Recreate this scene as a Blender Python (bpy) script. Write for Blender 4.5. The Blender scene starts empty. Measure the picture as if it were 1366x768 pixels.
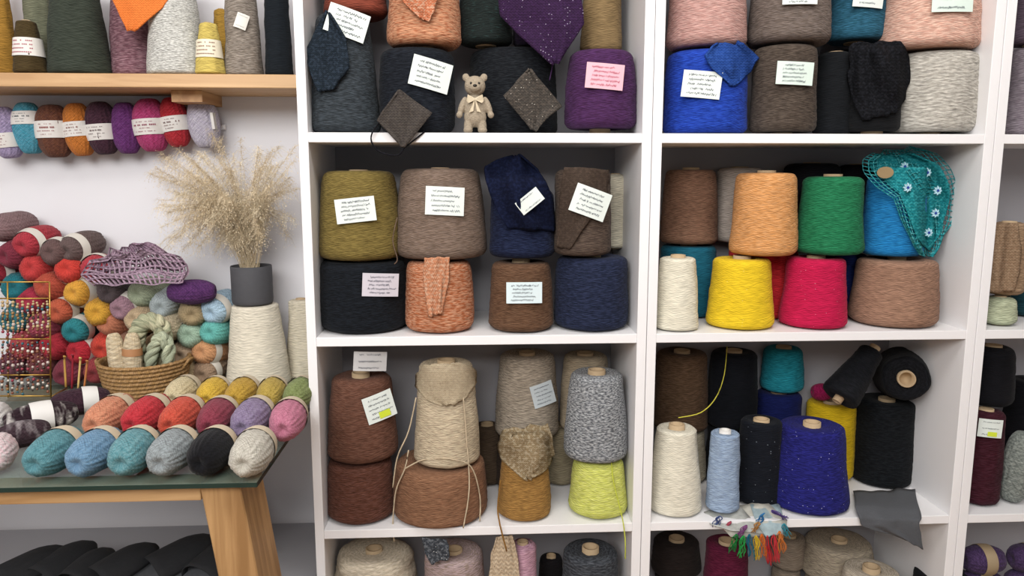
import bpy, bmesh, math, random
from mathutils import Vector, Matrix, noise, Euler
random.seed(7)
SC=bpy.context.scene; COL=SC.collection
SC.view_settings.view_transform='Standard'
PI=math.pi
# ---------------------------------------------------------------- camera
FPX=1000.0; EYE=1.25
yw=math.radians(3); pt=math.radians(8.6)
CF=Vector((math.sin(yw)*math.cos(pt),math.cos(yw)*math.cos(pt),-math.sin(pt)))
CR=Vector((math.cos(yw),-math.sin(yw),0)); CU=CR.cross(CF)
cd=bpy.data.cameras.new('camera'); cam=bpy.data.objects.new('camera',cd); COL.objects.link(cam)
cd.sensor_width=36; cd.lens=FPX/1366*36; cd.clip_start=.02
m=Matrix((CR,CU,-CF)).transposed().to_4x4(); m.translation=(0,0,EYE); cam.matrix_world=m
SC.camera=cam
def ray(px,py): return CF*FPX+CR*(px-683)+CU*(384-py)
def P(px,py,Y):
    d=ray(px,py); t=Y/d.y; return Vector((d.x*t,Y,EYE+d.z*t))
def PZ(px,py,Z):
    d=ray(px,py); t=(Z-EYE)/d.z; return Vector((d.x*t,d.y*t,Z))
def sc(p): return (Vector(p)-Vector((0,0,EYE))).dot(CF)/FPX
# ---------------------------------------------------------------- materials
def lin(h,k=1.0):
    if isinstance(h,str):
        c=[int(h[i:i+2],16)/255 for i in (0,2,4)]
        c=[(x/12.92 if x<=.04045 else ((x+.055)/1.055)**2.4) for x in c]
    else: c=list(h)
    return tuple(min(1,x*k) for x in c)+(1,)
def newmat(n):
    m=bpy.data.materials.new(n); m.use_nodes=True; nt=m.node_tree
    b=nt.nodes['Principled BSDF']; return m,nt,b
def N(nt,t,**k):
    n=nt.nodes.new(t)
    for a,v in k.items(): setattr(n,a,v)
    return n
def val(nt,op,a,b=None,c=None):
    n=N(nt,'ShaderNodeMath',operation=op)
    for i,x in enumerate((a,b,c)):
        if x is None: continue
        if isinstance(x,(int,float)): n.inputs[i].default_value=x
        else: nt.links.new(x,n.inputs[i])
    return n.outputs[0]
def mixc(nt,f,a,b):
    n=N(nt,'ShaderNodeMix',data_type='RGBA')
    for i,x in ((0,f),(6,a),(7,b)):
        if isinstance(x,(int,float,tuple)): n.inputs[i].default_value=x
        else: nt.links.new(x,n.inputs[i])
    return n.outputs[2]
def mk_group():
    g=bpy.data.node_groups.new('winding','ShaderNodeTree')
    g.interface.new_socket('Freq',in_out='INPUT',socket_type='NodeSocketFloat')
    g.interface.new_socket('Slope',in_out='INPUT',socket_type='NodeSocketFloat')
    g.interface.new_socket('H',in_out='OUTPUT',socket_type='NodeSocketFloat')
    gi=g.nodes.new('NodeGroupInput'); go=g.nodes.new('NodeGroupOutput')
    tc=g.nodes.new('ShaderNodeTexCoord'); sp=g.nodes.new('ShaderNodeSeparateXYZ'); g.links.new(tc.outputs['UV'],sp.inputs[0])
    nz=g.nodes.new('ShaderNodeTexNoise'); nz.inputs['Scale'].default_value=16; g.links.new(tc.outputs['UV'],nz.inputs['Vector'])
    n=val(g,'MULTIPLY',nz.outputs[0],.014)
    v=val(g,'ADD',sp.outputs[1],n); su=val(g,'MULTIPLY',sp.outputs[0],gi.outputs['Slope'])
    F=val(g,'MULTIPLY',gi.outputs['Freq'],2*PI)
    A=val(g,'SINE',val(g,'MULTIPLY',val(g,'ADD',v,su),F)); B=val(g,'SINE',val(g,'MULTIPLY',val(g,'SUBTRACT',v,val(g,'MULTIPLY',su,.6)),val(g,'MULTIPLY',F,.83)))
    # fine strands: noise stretched along the winding direction, in both senses
    def strands(sg,sc_):
        cb=g.nodes.new('ShaderNodeCombineXYZ')
        g.links.new(val(g,'MULTIPLY',sp.outputs[0],.10),cb.inputs[0])
        g.links.new(val(g,'ADD',v,val(g,'MULTIPLY',su,sg)),cb.inputs[1])
        q=g.nodes.new('ShaderNodeTexNoise'); q.inputs['Scale'].default_value=sc_; q.inputs['Detail'].default_value=1; g.links.new(cb.outputs[0],q.inputs['Vector']); return q.outputs[0]
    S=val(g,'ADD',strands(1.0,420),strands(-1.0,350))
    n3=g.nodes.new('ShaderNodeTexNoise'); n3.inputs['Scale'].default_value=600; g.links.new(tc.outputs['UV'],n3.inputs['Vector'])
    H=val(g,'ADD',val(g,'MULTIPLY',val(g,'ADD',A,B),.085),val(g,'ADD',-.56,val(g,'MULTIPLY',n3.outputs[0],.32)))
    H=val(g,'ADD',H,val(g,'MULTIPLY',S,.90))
    g.links.new(H,go.inputs[0])
    return g
WG=mk_group()
MC={}
def yarn(col,col2=None,F=250,s=.22,fleck=None,fs=170,fd=.13,amt=.5,dark=.42,sheen=.03,cs=260,bump=.4):
    key=('y',col,col2,F,s,fleck,fs,fd,amt,dark,cs,bump)
    if key in MC: return MC[key]
    m,nt,b=newmat('yarn'); L=nt.links
    g=N(nt,'ShaderNodeGroup'); g.node_tree=WG; g.inputs[0].default_value=F; g.inputs[1].default_value=s
    tc=N(nt,'ShaderNodeTexCoord')
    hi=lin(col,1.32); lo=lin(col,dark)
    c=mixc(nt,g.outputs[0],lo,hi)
    if col2:
        mp=N(nt,'ShaderNodeMapping'); mp.inputs['Scale'].default_value=(.3,1,1); L.new(tc.outputs['UV'],mp.inputs[0])
        nz=N(nt,'ShaderNodeTexNoise'); nz.inputs['Scale'].default_value=cs; L.new(mp.outputs[0],nz.inputs['Vector'])
        f=val(nt,'MULTIPLY',val(nt,'SUBTRACT',nz.outputs[0],1-amt-.08),6.0); f.node.use_clamp=True
        c=mixc(nt,f,c,mixc(nt,g.outputs[0],lin(col2,dark),lin(col2,1.28)))
    if fleck:
        vo=N(nt,'ShaderNodeTexVoronoi'); vo.inputs['Scale'].default_value=fs; L.new(tc.outputs['Object'],vo.inputs['Vector'])
        f=val(nt,'LESS_THAN',vo.outputs['Distance'],fd)
        sep=N(nt,'ShaderNodeSeparateColor'); L.new(vo.outputs['Color'],sep.inputs[0])
        f=val(nt,'MULTIPLY',f,val(nt,'GREATER_THAN',sep.outputs[0],.55))
        c=mixc(nt,f,c,lin(fleck))
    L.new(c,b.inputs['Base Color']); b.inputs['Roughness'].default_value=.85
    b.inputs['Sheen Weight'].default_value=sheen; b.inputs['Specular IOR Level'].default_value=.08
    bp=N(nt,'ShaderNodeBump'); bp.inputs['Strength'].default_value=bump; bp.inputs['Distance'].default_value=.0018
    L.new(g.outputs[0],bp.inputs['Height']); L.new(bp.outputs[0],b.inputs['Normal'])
    MC[key]=m; return m
def knit(col,col2=None,F=170,G=150,fleck=None,dark=.42):
    key=('k',col,col2,F,G,fleck)
    if key in MC: return MC[key]
    m,nt,b=newmat('knitted fabric'); L=nt.links
    tc=N(nt,'ShaderNodeTexCoord'); sp=N(nt,'ShaderNodeSeparateXYZ'); L.new(tc.outputs['UV'],sp.inputs[0])
    fr=val(nt,'ABSOLUTE',val(nt,'SUBTRACT',val(nt,'FRACT',val(nt,'MULTIPLY',sp.outputs[0],G)),.5))
    w=val(nt,'SINE',val(nt,'MULTIPLY',val(nt,'ADD',val(nt,'MULTIPLY',sp.outputs[1],F),fr),2*PI))
    nz=N(nt,'ShaderNodeTexNoise'); nz.inputs['Scale'].default_value=260; L.new(tc.outputs['UV'],nz.inputs['Vector'])
    H=val(nt,'ADD',val(nt,'MULTIPLY',w,.17),val(nt,'ADD',.2,val(nt,'MULTIPLY',nz.outputs[0],.65)))
    c=mixc(nt,H,lin(col,dark),lin(col,1.25))
    if col2:
        n2=N(nt,'ShaderNodeTexNoise'); n2.inputs['Scale'].default_value=160; L.new(tc.outputs['UV'],n2.inputs['Vector'])
        f=val(nt,'MULTIPLY',val(nt,'SUBTRACT',n2.outputs[0],.48),9.0); f.node.use_clamp=True
        c=mixc(nt,f,c,mixc(nt,H,lin(col2,dark),lin(col2,1.1)))
    if fleck:
        vo=N(nt,'ShaderNodeTexVoronoi'); vo.inputs['Scale'].default_value=190; L.new(tc.outputs['Object'],vo.inputs['Vector'])
        sep=N(nt,'ShaderNodeSeparateColor'); L.new(vo.outputs['Color'],sep.inputs[0])
        f=val(nt,'MULTIPLY',val(nt,'LESS_THAN',vo.outputs['Distance'],.16),val(nt,'GREATER_THAN',sep.outputs[0],.65))
        c=mixc(nt,f,c,lin(fleck))
    L.new(c,b.inputs['Base Color']); b.inputs['Roughness'].default_value=.95; b.inputs['Specular IOR Level'].default_value=.08
    bp=N(nt,'ShaderNodeBump'); bp.inputs['Strength'].default_value=.55; bp.inputs['Distance'].default_value=.002
    L.new(H,bp.inputs['Height']); L.new(bp.outputs[0],b.inputs['Normal'])
    MC[key]=m; return m
def plain(col,rough=.6,ns=40,na=.08,metal=0,bump=0,name='painted'):
    key=('p',col,rough,ns,na,metal,bump)
    if key in MC: return MC[key]
    m,nt,b=newmat(name); L=nt.links
    tc=N(nt,'ShaderNodeTexCoord'); nz=N(nt,'ShaderNodeTexNoise'); nz.inputs['Scale'].default_value=ns; nz.inputs['Detail'].default_value=4
    L.new(tc.outputs['Object'],nz.inputs['Vector'])
    L.new(mixc(nt,nz.outputs[0],lin(col,1-na),lin(col,1+na)),b.inputs['Base Color'])
    b.inputs['Roughness'].default_value=rough; b.inputs['Metallic'].default_value=metal
    if bump:
        bp=N(nt,'ShaderNodeBump'); bp.inputs['Strength'].default_value=bump; bp.inputs['Distance'].default_value=.002
        L.new(nz.outputs[0],bp.inputs['Height']); L.new(bp.outputs[0],b.inputs['Normal'])
    MC[key]=m; return m
def wood(c1,c2,axis=0,sc_=1):
    key=('w',c1,c2,axis)
    if key in MC: return MC[key]
    m,nt,b=newmat('wood'); L=nt.links
    tc=N(nt,'ShaderNodeTexCoord'); mp=N(nt,'ShaderNodeMapping'); s=[30,30,30]; s[axis]=2.2; mp.inputs['Scale'].default_value=s
    L.new(tc.outputs['Object'],mp.inputs[0])
    nz=N(nt,'ShaderNodeTexNoise'); nz.inputs['Scale'].default_value=1.6; nz.inputs['Detail'].default_value=6; nz.inputs['Distortion'].default_value=.6
    L.new(mp.outputs[0],nz.inputs['Vector'])
    f=val(nt,'MULTIPLY',val(nt,'SUBTRACT',nz.outputs[0],.35),3.0); f.node.use_clamp=True
    L.new(mixc(nt,f,lin(c1),lin(c2)),b.inputs['Base Color']); b.inputs['Roughness'].default_value=.5
    bp=N(nt,'ShaderNodeBump'); bp.inputs['Strength'].default_value=.2; bp.inputs['Distance'].default_value=.001
    L.new(nz.outputs[0],bp.inputs['Height']); L.new(bp.outputs[0],b.inputs['Normal'])
    MC[key]=m; return m
M_card=plain('B79F7E',.8,60,.12,name='cardboard')
M_ink=plain('39404e',.8,name='ink'); M_inkr=plain('a03a50',.8,name='ink')
M_white=plain('E8E7E8',.45,8,.02,name='white laminate')
M_back=plain('A3A2A7',.6,5,.03,name='shaded white board')  # white back panels, coloured grey to paint in the shade of the recesses
# ---------------------------------------------------------------- objects
def mk(name,verts,faces,mat,parent=None,uv=None,smooth=True):
    me=bpy.data.meshes.new(name); me.from_pydata([tuple(v) for v in verts],[],faces)
    if uv:
        ul=me.uv_layers.new(name='UVMap')
        for l in me.loops: ul.data[l.index].uv=uv[l.vertex_index]
    if smooth: me.polygons.foreach_set('use_smooth',[True]*len(me.polygons))
    me.materials.append(mat); me.update()
    o=bpy.data.objects.new(name,me); COL.objects.link(o)
    if parent: o.parent=parent
    return o
def tag(o,label,cat,group=None):
    o['label']=label; o['category']=cat
    if group: o['group']=group
    return o
def thing(name,label,cat,loc=(0,0,0),rot=(0,0,0),group=None):
    o=bpy.data.objects.new(name,None); COL.objects.link(o); o.location=loc; o.rotation_euler=rot; o.empty_display_size=.05
    return tag(o,label,cat,group)
def struct(o): o['kind']='structure'; return o
def boxv(x0,x1,y0,y1,z0,z1,V,F):
    b=len(V); V+= [(x,y,z) for z in (z0,z1) for y in (y0,y1) for x in (x0,x1)]
    F+= [tuple(b+i for i in f) for f in ((0,2,3,1),(4,5,7,6),(0,1,5,4),(2,6,7,3),(0,4,6,2),(1,3,7,5))]
def box(name,x0,x1,y0,y1,z0,z1,mat,parent=None,bev=.0015):
    V=[];F=[]; boxv(x0,x1,y0,y1,z0,z1,V,F)
    o=mk(name,V,F,mat,parent,smooth=False)
    if bev:
        md=o.modifiers.new('bevel','BEVEL'); md.width=bev; md.segments=2
    return o
def lathe(prof,seg=44,fn=None):
    V=[];UV=[];Fc=[]; R=max(p[0] for p in prof); al=0; pr=prof[0]
    for j,(r,z) in enumerate(prof):
        al+=math.hypot(r-pr[0],z-pr[1]); pr=(r,z)
        for i in range(seg+1):
            a=PI/2+2*PI*i/seg; rr=r+(fn(a,j,r,z) if fn and r>.003 else 0)
            V.append((rr*math.cos(a),rr*math.sin(a),z)); UV.append((2*PI*i/seg*R,al))
    n=seg+1
    for j in range(len(prof)-1):
        for i in range(seg): Fc.append((j*n+i,j*n+i+1,(j+1)*n+i+1,(j+1)*n+i))
    return V,Fc,UV
def smoothpath(pts,n=6):
    pts=[Vector(p) for p in pts]; out=[]
    for i in range(len(pts)-1):
        p0=pts[max(i-1,0)];p1=pts[i];p2=pts[i+1];p3=pts[min(i+2,len(pts)-1)]
        for k in range(n):
            t=k/n; out.append(.5*((2*p1)+(p2-p0)*t+(2*p0-5*p1+4*p2-p3)*t*t+(3*p1-p0-3*p2+p3)*t**3))
    out.append(pts[-1]); return out
def tubev(pts,r,V,F,UV=None,sides=6,n=5,cap=True):
    pts=smoothpath(pts,n) if n>1 else [Vector(p) for p in pts]
    b=len(V); up=Vector((.13,.31,.94)).normalized(); al=0
    for i,p in enumerate(pts):
        d=(pts[min(i+1,len(pts)-1)]-pts[max(i-1,0)]).normalized()
        x=d.cross(up)
        if x.length<.1: x=d.cross(Vector((1,0,0)))
        x.normalize(); y=d.cross(x); rr=r(i/(len(pts)-1)) if callable(r) else r
        if i: al+=(p-pts[i-1]).length
        for k in range(sides):
            a=2*PI*k/sides; V.append(p+x*math.cos(a)*rr+y*math.sin(a)*rr)
            if UV is not None: UV.append((al,a*rr))
    for i in range(len(pts)-1):
        for k in range(sides):
            k2=(k+1)%sides; F.append((b+i*sides+k,b+i*sides+k2,b+(i+1)*sides+k2,b+(i+1)*sides+k))
    if cap:
        F.append(tuple(b+k for k in range(sides))[::-1]); F.append(tuple(b+(len(pts)-1)*sides+k for k in range(sides)))
def tube(name,pts,r,mat,parent=None,sides=6,n=5):
    V=[];F=[];UV=[]; tubev(pts,r,V,F,UV,sides,n); return mk(name,V,F,mat,parent,UV)
# ---------------------------------------------------------------- shelf geometry
X0=P(398,183,1.5).x; X1=P(411,183,1.5).x; X2=P(857,183,1.5).x; XM=P(870,183,1.5).x; X3=P(883,183,1.5).x
X4=P(1314,183,1.5).x; XN=P(1327,183,1.5).x; X5=P(1340,183,1.5).x
T=.019
Z1=P(630,177,1.5).z; Z2=P(630,448,1.5).z; Z3=P(630,703,1.5).z; Z4=Z3-.411; Z0=Z1+.41
YF,YB=1.5,1.79
def unit(label,xa,xb,ta,tb):
    t=thing('shelving_unit',label,'shelving unit',((xa+xb)/2,YF,0),group='white open shelving units')
    ox,oy=(xa+xb)/2,YF
    def bb(n,x0,x1,y0,y1,z0,z1,mt): box(n,x0-ox,x1-ox,y0-oy,y1-oy,z0,z1,mt,t,.001)
    top=Z0+.41+T
    bb('side_panel',xa,xa+ta,YF,YB,0,top,M_white); bb('side_panel',xb-tb,xb,YF,YB,0,top,M_white)
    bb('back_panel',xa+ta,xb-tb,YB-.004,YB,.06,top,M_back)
    for z in (Z0+.41,Z0,Z1,Z2,Z3,Z4): bb('shelf_board',xa+ta,xb-tb,YF+.001,YB-.0045,z-T,z,M_white)
    bb('plinth',xa+ta,xb-tb,YF+.01,YF+.026,0,.06,M_white)
unit('white open shelving unit in the middle holding brown, black and navy yarn cones',X0,XM-.0006,X1-X0,XM-X2)
unit('white open shelving unit holding royal blue, yellow, green and crimson yarn cones',XM+.0006,XN-.0006,X3-XM,XN-X4)
unit('white open shelving unit cut off by the right edge of the photo',XN+.0006,XN+(XN-XM),X5-XN,XN-X4)
# ---------------------------------------------------------------- tags on cones
def scribble(w,h,nl,seed):
    rd=random.Random(seed); V=[];F=[]
    for l in range(nl):
        z=h*(.34-.68*l/max(1,nl-1)); x=-w*.42+rd.uniform(0,w*.08); xe=w*rd.uniform(.2,.43)
        pr=None; k=0
        while x<xe:
            x2=x+w*.024*rd.uniform(.5,1.5); z2=z+w*.026*(1 if k%2 else -1)*rd.uniform(.3,1.5)
            if pr and rd.random()>.12:
                d=Vector((x2-pr[0],0,z2-pr[1])); n=Vector((-d.z,0,d.x)).normalized()*w*.0052
                b=len(V); V+=[(pr[0]-n.x,0,pr[1]-n.z),(x2-n.x,0,z2-n.z),(x2+n.x,0,z2+n.z),(pr[0]+n.x,0,pr[1]+n.z)]; F.append((b,b+1,b+2,b+3))
            pr=(x2,z2); x=x2; k+=1
    return V,F
CARDS=0
def card(c,px,py,w,h,tilt,col='D6DED9',sticker=None,lines=5,off=.006):
    """paper tag pinned to the front of cone c, as a child of it"""
    global CARDS; CARDS+=1
    Y=c['Y']-c['r']
    for _ in range(4):
        p=P(px,py,Y); zz=min(max((p.z-c['z0'])/(c['z1']-c['z0']),0),1); r=c['rb']+(c['rt']-c['rb'])*zz
        s=max(-.85,min(.85,(p.x-c['X'])/r)); a=math.asin(s)*.6; Y=c['Y']-math.sqrt(1-s*s)*r-off-.002
    k=sc(p); w*=k; h*=k; tp=math.atan((c['rb']-c['rt'])/(c['z1']-c['z0']))
    V=[];F=[]
    n=6
    for j in range(2):
        for i in range(n+1):
            x=-w/2+w*i/n
            for z in (-h/2,h/2): V.append((x,j*.0006+.0025*(abs(2*i/n-1)**2),z))
    q=2*(n+1)
    for i in range(n):
        F.append((2*i,2*i+2,2*i+3,2*i+1)); F.append((q+2*i,q+2*i+1,q+2*i+3,q+2*i+2))
        F.append((2*i,q+2*i,q+2*i+2,2*i+2)); F.append((2*i+1,2*i+3,q+2*i+3,q+2*i+1))
    F.append((0,1,q+1,q)); F.append((2*n,q+2*n,q+2*n+1,2*n+1))
    o=mk('paper_tag',V,F,plain(col,.7,30,.03,name='paper'),c['root'],smooth=False)
    R=Euler((0,0,a)).to_matrix()@Euler((-tp,0,0)).to_matrix()@Euler((0,math.radians(-tilt),0)).to_matrix()
    M=R.to_4x4(); M.translation=p; 
    o.matrix_local=c['M'].inverted()@M
    o['label']='handwritten paper tag'
    V,F=scribble(w*.94,h,lines,CARDS); V=[(x,-.0007+.0025*(abs(2*x/w)**2),z) for x,y,z in V]
    mk('handwriting',V,F,M_inkr if col=='DDACB8' else M_ink,o,smooth=False)
    if sticker:
        V=[];F=[]; boxv(-w*.1,w*.28,-.0012,-.0002,-h*.42,-h*.18,V,F); mk('price_sticker',V,F,plain(sticker,.5,name='sticker'),o,smooth=False)
# ---------------------------------------------------------------- cones
def cone_parts(root,rb,rt,h,mat,c=.016,foot=.003,prot=.003,core=None,belly=0,seed=0,amp=.0009):
    c*=.85; belly*=.5
    rc=min(.019,rt*.4,rb*.4); n=24; pf=[(rc*1.02,foot)]
    for k in range(6):
        a=PI/2*k/5; pf.append((rb-c+c*math.sin(a),foot+c-c*math.cos(a)))
    for k in range(1,n):
        t=k/n; z=foot+c+(h-foot-2*c)*t; pf.append((rb+(rt-rb)*t+belly*math.sin(PI*t),z))
    for k in range(6):
        a=PI/2*k/5; pf.append((rt-c+c*math.cos(a),h-c+c*math.sin(a)))
    pf+=[(rt*.6,h+.001),(rc*1.02,h-.004)]
    rd=random.Random(seed); jr=[rd.uniform(-1,1)*amp*.5 for _ in pf]; so=Vector((seed*3.1,seed*1.7,0))
    fn=lambda a,j,r,z:(jr[j]+noise.noise(Vector((math.cos(a)*1.6,math.sin(a)*1.6,z*16))+so)*amp*3+noise.noise(Vector((math.cos(a)*7,math.sin(a)*7,z*110))+so)*amp*.8)
    V,F,UV=lathe(pf,64,fn); y=mk('yarn',V,F,mat,root,UV)
    zt=h+prot; ro=rc
    V,F,UV=lathe([(ro*1.15,0),(ro,zt),(ro*.8,zt),(ro*.75,h-.03),(.0001,h-.03)],24)
    mk('cardboard_core',V,F,core or M_card,root,UV)
    return y
SEED=0
def C(label,mat,cx,yt,wt,wb,base,Y='f',cards=(),group=None,c=.016,foot=.003,prot=.003,belly=0,core=None,amp=.0009):
    global SEED; SEED+=1
    z0=base['top'] if isinstance(base,dict) else base
    w=max(wt,wb); r=w/2*.0016; 
    for _ in range(3):
        Yc=(YF+r+.006) if Y=='f' else (YB-.008-r) if Y=='b' else Y
        p=P(cx,yt,Yc); 
        zt=p.z
        k=sc(Vector((p.x,Yc,(z0+zt)/2))); r=w/2*k
    rt,rb=wt/2*k,wb/2*k
    zt=P(cx,yt,Yc-rt*.8).z if zt>EYE else P(cx,yt,Yc+rt*.6).z
    zm=(z0+zt)/2; lo,hi=-400,1400
    for _ in range(30):
        md=(lo+hi)/2
        if P(cx,md,Yc).z>zm: lo=md
        else: hi=md
    X=P(cx,md,Yc).x
    h=zt-z0-prot; c=min(c,rt*.5,rb*.5,h*.3)
    root=thing('yarn_cone',label,'yarn cone',(X,Yc,z0),group=group or GRP)
    cone_parts(root,rb,rt,h,mat,c,foot,prot,core,belly,SEED,amp)
    d=dict(root=root,X=X,Y=Yc,r=max(rb,rt),rb=rb,rt=rt,z0=z0,z1=zt,top=z0+h+prot,M=Matrix.Translation((X,Yc,z0)))
    for cd_ in cards: card(d,*cd_[:5],**(cd_[5] if len(cd_)>5 else {}))
    return d
# ---------------------------------------------------------------- draped cloth
def surf(cones,x,z,Yd):
    y=Yd
    for c in cones:
        if z>c['z1']+.015 or z<c['z0']-.03: continue
        t=min(max((z-c['z0'])/(c['z1']-c['z0']),0),1); r=c['rb']+(c['rt']-c['rb'])*t+.002; dx=x-c['X']
        if abs(dx)<r: y=min(y,c['Y']-math.sqrt(r*r-dx*dx))
    return y
def drape(name,rows,cones,mat,Yd=1.6,off=.007,nu=26,nv=26,thick=.003,wave=.004,parent=None,wire=0,edge=.8,sm=2,sag=0):
    G=[[None]*(nu+1) for _ in range(nv+1)]; nr=len(rows)-1; seed=random.random()*50
    for j in range(nv+1):
        t=j/nv*nr; k=min(int(t),nr-1); f=t-k; a,b=rows[k],rows[k+1]
        L=[a[i]+(b[i]-a[i])*f for i in range(len(a))]
        for i in range(nu+1):
            u=i/nu; e=edge*3*(noise.noise(Vector((u*4,j/nv*4,seed))))
            px=L[0]+(L[2]-L[0])*u+e; py=L[1]+(L[3]-L[1])*u+e+ (sag*math.sin(PI*u) if sag else 0)
            if len(L)>4: Y=L[4]
            else:
                Y=Yd
                for _ in range(3):
                    p=P(px,py,Y); Y=surf(cones,p.x,p.z,Yd)
            G[j][i]=[px,py,Y]
    for _ in range(sm):
        H=[[g[2] for g in r] for r in G]
        for j in range(nv+1):
            for i in range(nu+1):
                nb=[H[max(j-1,0)][i],H[min(j+1,nv)][i],H[j][max(i-1,0)],H[j][min(i+1,nu)]]
                G[j][i][2]=min(H[j][i],sum(nb)/4)
    V=[];UV=[];F=[]
    for j in range(nv+1):
        for i in range(nu+1):
            px,py,Y=G[j][i]; w=wave*noise.noise(Vector((i/nu*3.5,j/nv*1.6,seed+9)))*2
            p=P(px,py,Y-off+min(w,off*.6)); V.append(p); UV.append((px*.0016,py*.0016))
    for j in range(nv):
        for i in range(nu): F.append((j*(nu+1)+i,(j+1)*(nu+1)+i,(j+1)*(nu+1)+i+1,j*(nu+1)+i+1))
    ctr=sum((Vector(v) for v in V),Vector())/len(V)
    if parent is None: V=[Vector(v)-ctr for v in V]
    o=mk(name,V,F,mat,parent,UV)
    if parent is None: o.location=ctr
    if wire:
        md=o.modifiers.new('openwork','WIREFRAME'); md.thickness=wire; md.use_even_offset=False
    else:
        md=o.modifiers.new('thickness','SOLIDIFY'); md.thickness=thick; md.offset=0
    return o
def thread(c,pts,mat,r=.0011,name='loose_thread'):
    V=[];F=[];UV=[]; tubev(pts,r,V,F,UV,5,5); inv=c['M'].inverted(); V=[inv@Vector(v) for v in V]
    return mk(name,V,F,mat,c['root'],UV)
# ---------------------------------------------------------------- skeins
def skein(label,loc,L,R,rot,mat,group,band='E0DCD3',bw=.3,bo=0,cat='yarn ball',ex=.7,flat=1.0,prnt=None,relief=1.0):
    global SEED; SEED+=1; sd=SEED
    root=thing(cat.replace(' ','_'),label,cat,loc,rot,group)
    pf=[];n=34
    for k in range(n+1):
        a=PI*k/n; s=max(math.sin(a),0); r=R*s**ex if s>0 else 0; z=-L/2*math.cos(a)
        z*=1-.16*math.exp(-(r/(.26*R))**2); pf.append((max(r,.0001),z))
    ph=random.random()*6; q=random.choice((-1,1))
    def fn(a,j,r,z):
        w=min(1,r/R*1.3)
        return relief*R*(.014*math.sin(21*a+q*1.5*z/R+ph)+.011*math.sin(16*a-q*1.9*z/R+ph*2))*w+noise.noise(Vector((math.cos(a)*1.6,math.sin(a)*1.6,z*20+sd)))*R*.06
    V,F,UV=lathe(pf,108,fn); V=[(x*flat,y,z) for x,y,z in V]
    mk('yarn',V,F,mat,root,UV)
    if band:
        w=L*bw; rr_=lambda z:R*(max(0,1-(2*z/L)**2)**.5)**ex*1.03+.0012
        pr=[(rr_(bo*L+w*t),bo*L+w*t) for t in (-.5,-.25,0,.25,.5)]
        V,F,UV=lathe(pr,40); V=[(x*flat,y,z) for x,y,z in V]
        b=mk('paper_band',V,F,plain(band,.6,30,.03,name='paper'),root,UV)
        if prnt:
            rd=random.Random(sd); V=[];F=[]
            for q_ in range(4):
                za=bo*L+w*(.3-.2*q_); hw=.25+.4*rd.random(); steps=14
                for s in range(steps):
                    if rd.random()<.3: continue
                    a0=-PI/2+hw*(-1+2*s/steps); a1=a0+hw*1.2/steps; hh=w*(.022 if q_!=1 else .05); rr=rr_(za)+.0012
                    bI=len(V)
                    for (aa,z) in ((a0,za-hh),(a1,za-hh),(a1,za+hh),(a0,za+hh)): V.append((rr*math.cos(aa)*flat,rr*math.sin(aa),z))
                    F.append((bI,bI+1,bI+2,bI+3))
            mk('print',V,F,plain(prnt,.7,name='ink'),b,smooth=False)
    return root
def byarn(col,col2=None,**k):
    k.setdefault('F',170); k.setdefault('s',1.1); return yarn(col,col2,sheen=.08,**k)
# ================================================================= ROOM
struct(box('wall_back',-2.6,3.2,1.8,1.9,0,2.75,plain('DAD9DD',.75,6,.02,bump=.1,name='wall paint'),bev=0))
struct(box('floor',-2.6,3.2,-2.4,1.9,-.06,0,wood('8a6a4a','b08c62',0),bev=0))
struct(box('ceiling',-2.6,3.2,-2.4,1.9,2.75,2.85,plain('EEEEF0',.8,6,.02,name='ceiling paint'),bev=0))
struct(box('wall_left',-2.7,-2.6,-2.4,1.9,0,2.75,plain('DCDBE0',.75,6,.02,name='wall paint'),bev=0))
struct(box('wall_right',3.2,3.3,-2.4,1.9,0,2.75,plain('DCDBE0',.75,6,.02,name='wall paint'),bev=0))
# ================================================================= LEFT WALL SHELF
WY=1.62
wz0=P(200,116.5,WY).z; wz1=P(200,98,WY).z
sh=thing('wall_shelf','long pale pine plank shelf on the wall above the hanging yarn balls','shelf',(-1.0,1.8,wz0))
box('plank',-.55,X0-.004+1.0,WY-1.8,-.001,0,wz1-wz0,wood('b08a60','d0ac80',0),sh,.002)
bx=P(265,120,1.75).x+1.0
V=[];F=[]; boxv(bx-.03,bx+.034,-.13,-.001,-.024,-.0005,V,F); mk('bracket',V,F,wood('a87c50','c8a070',1),sh,smooth=False)
GRP='yarn cones on the wooden wall shelf'
wb=wz1
C('golden brown yarn cone at the far left end of the wooden wall shelf',yarn('9a7434'),-2,-30,30,42,wb,1.73,core=M_card)
C('dull grey green yarn cone behind the small olive spool',yarn('6d6f5c'),52,-40,30,40,wb,1.76)
C('tall charcoal green yarn cone on the wooden wall shelf',yarn('383e36',F=200),103,-40,55,78,wb,1.69,c=.01)
C('mauve brown yarn cone partly under the orange swatch',yarn('6d4c55','8a6a72'),176,-40,44,60,wb,1.73)
sv=C('tall silver grey metallic yarn cone on the wooden wall shelf',yarn('a8a8a2','d0d0cb',cs=500),233,-40,54,76,wb,1.69,c=.01)
C('gold yarn cone peeping between the yellow spool and taupe cone',yarn('a8843c'),297,10,18,26,wb,1.77)
C('taupe grey yarn cone between the yellow spool and black cone',yarn('7a7168','938a80'),323,-40,36,50,wb,1.69,cards=[(322,28,16,20,-20,dict(col='DAD8D0',lines=2))],c=.008)
C('black blue yarn cone at the right end of the wooden wall shelf',yarn('1c2126'),370,-40,30,36,wb,1.69,c=.008)
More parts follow.
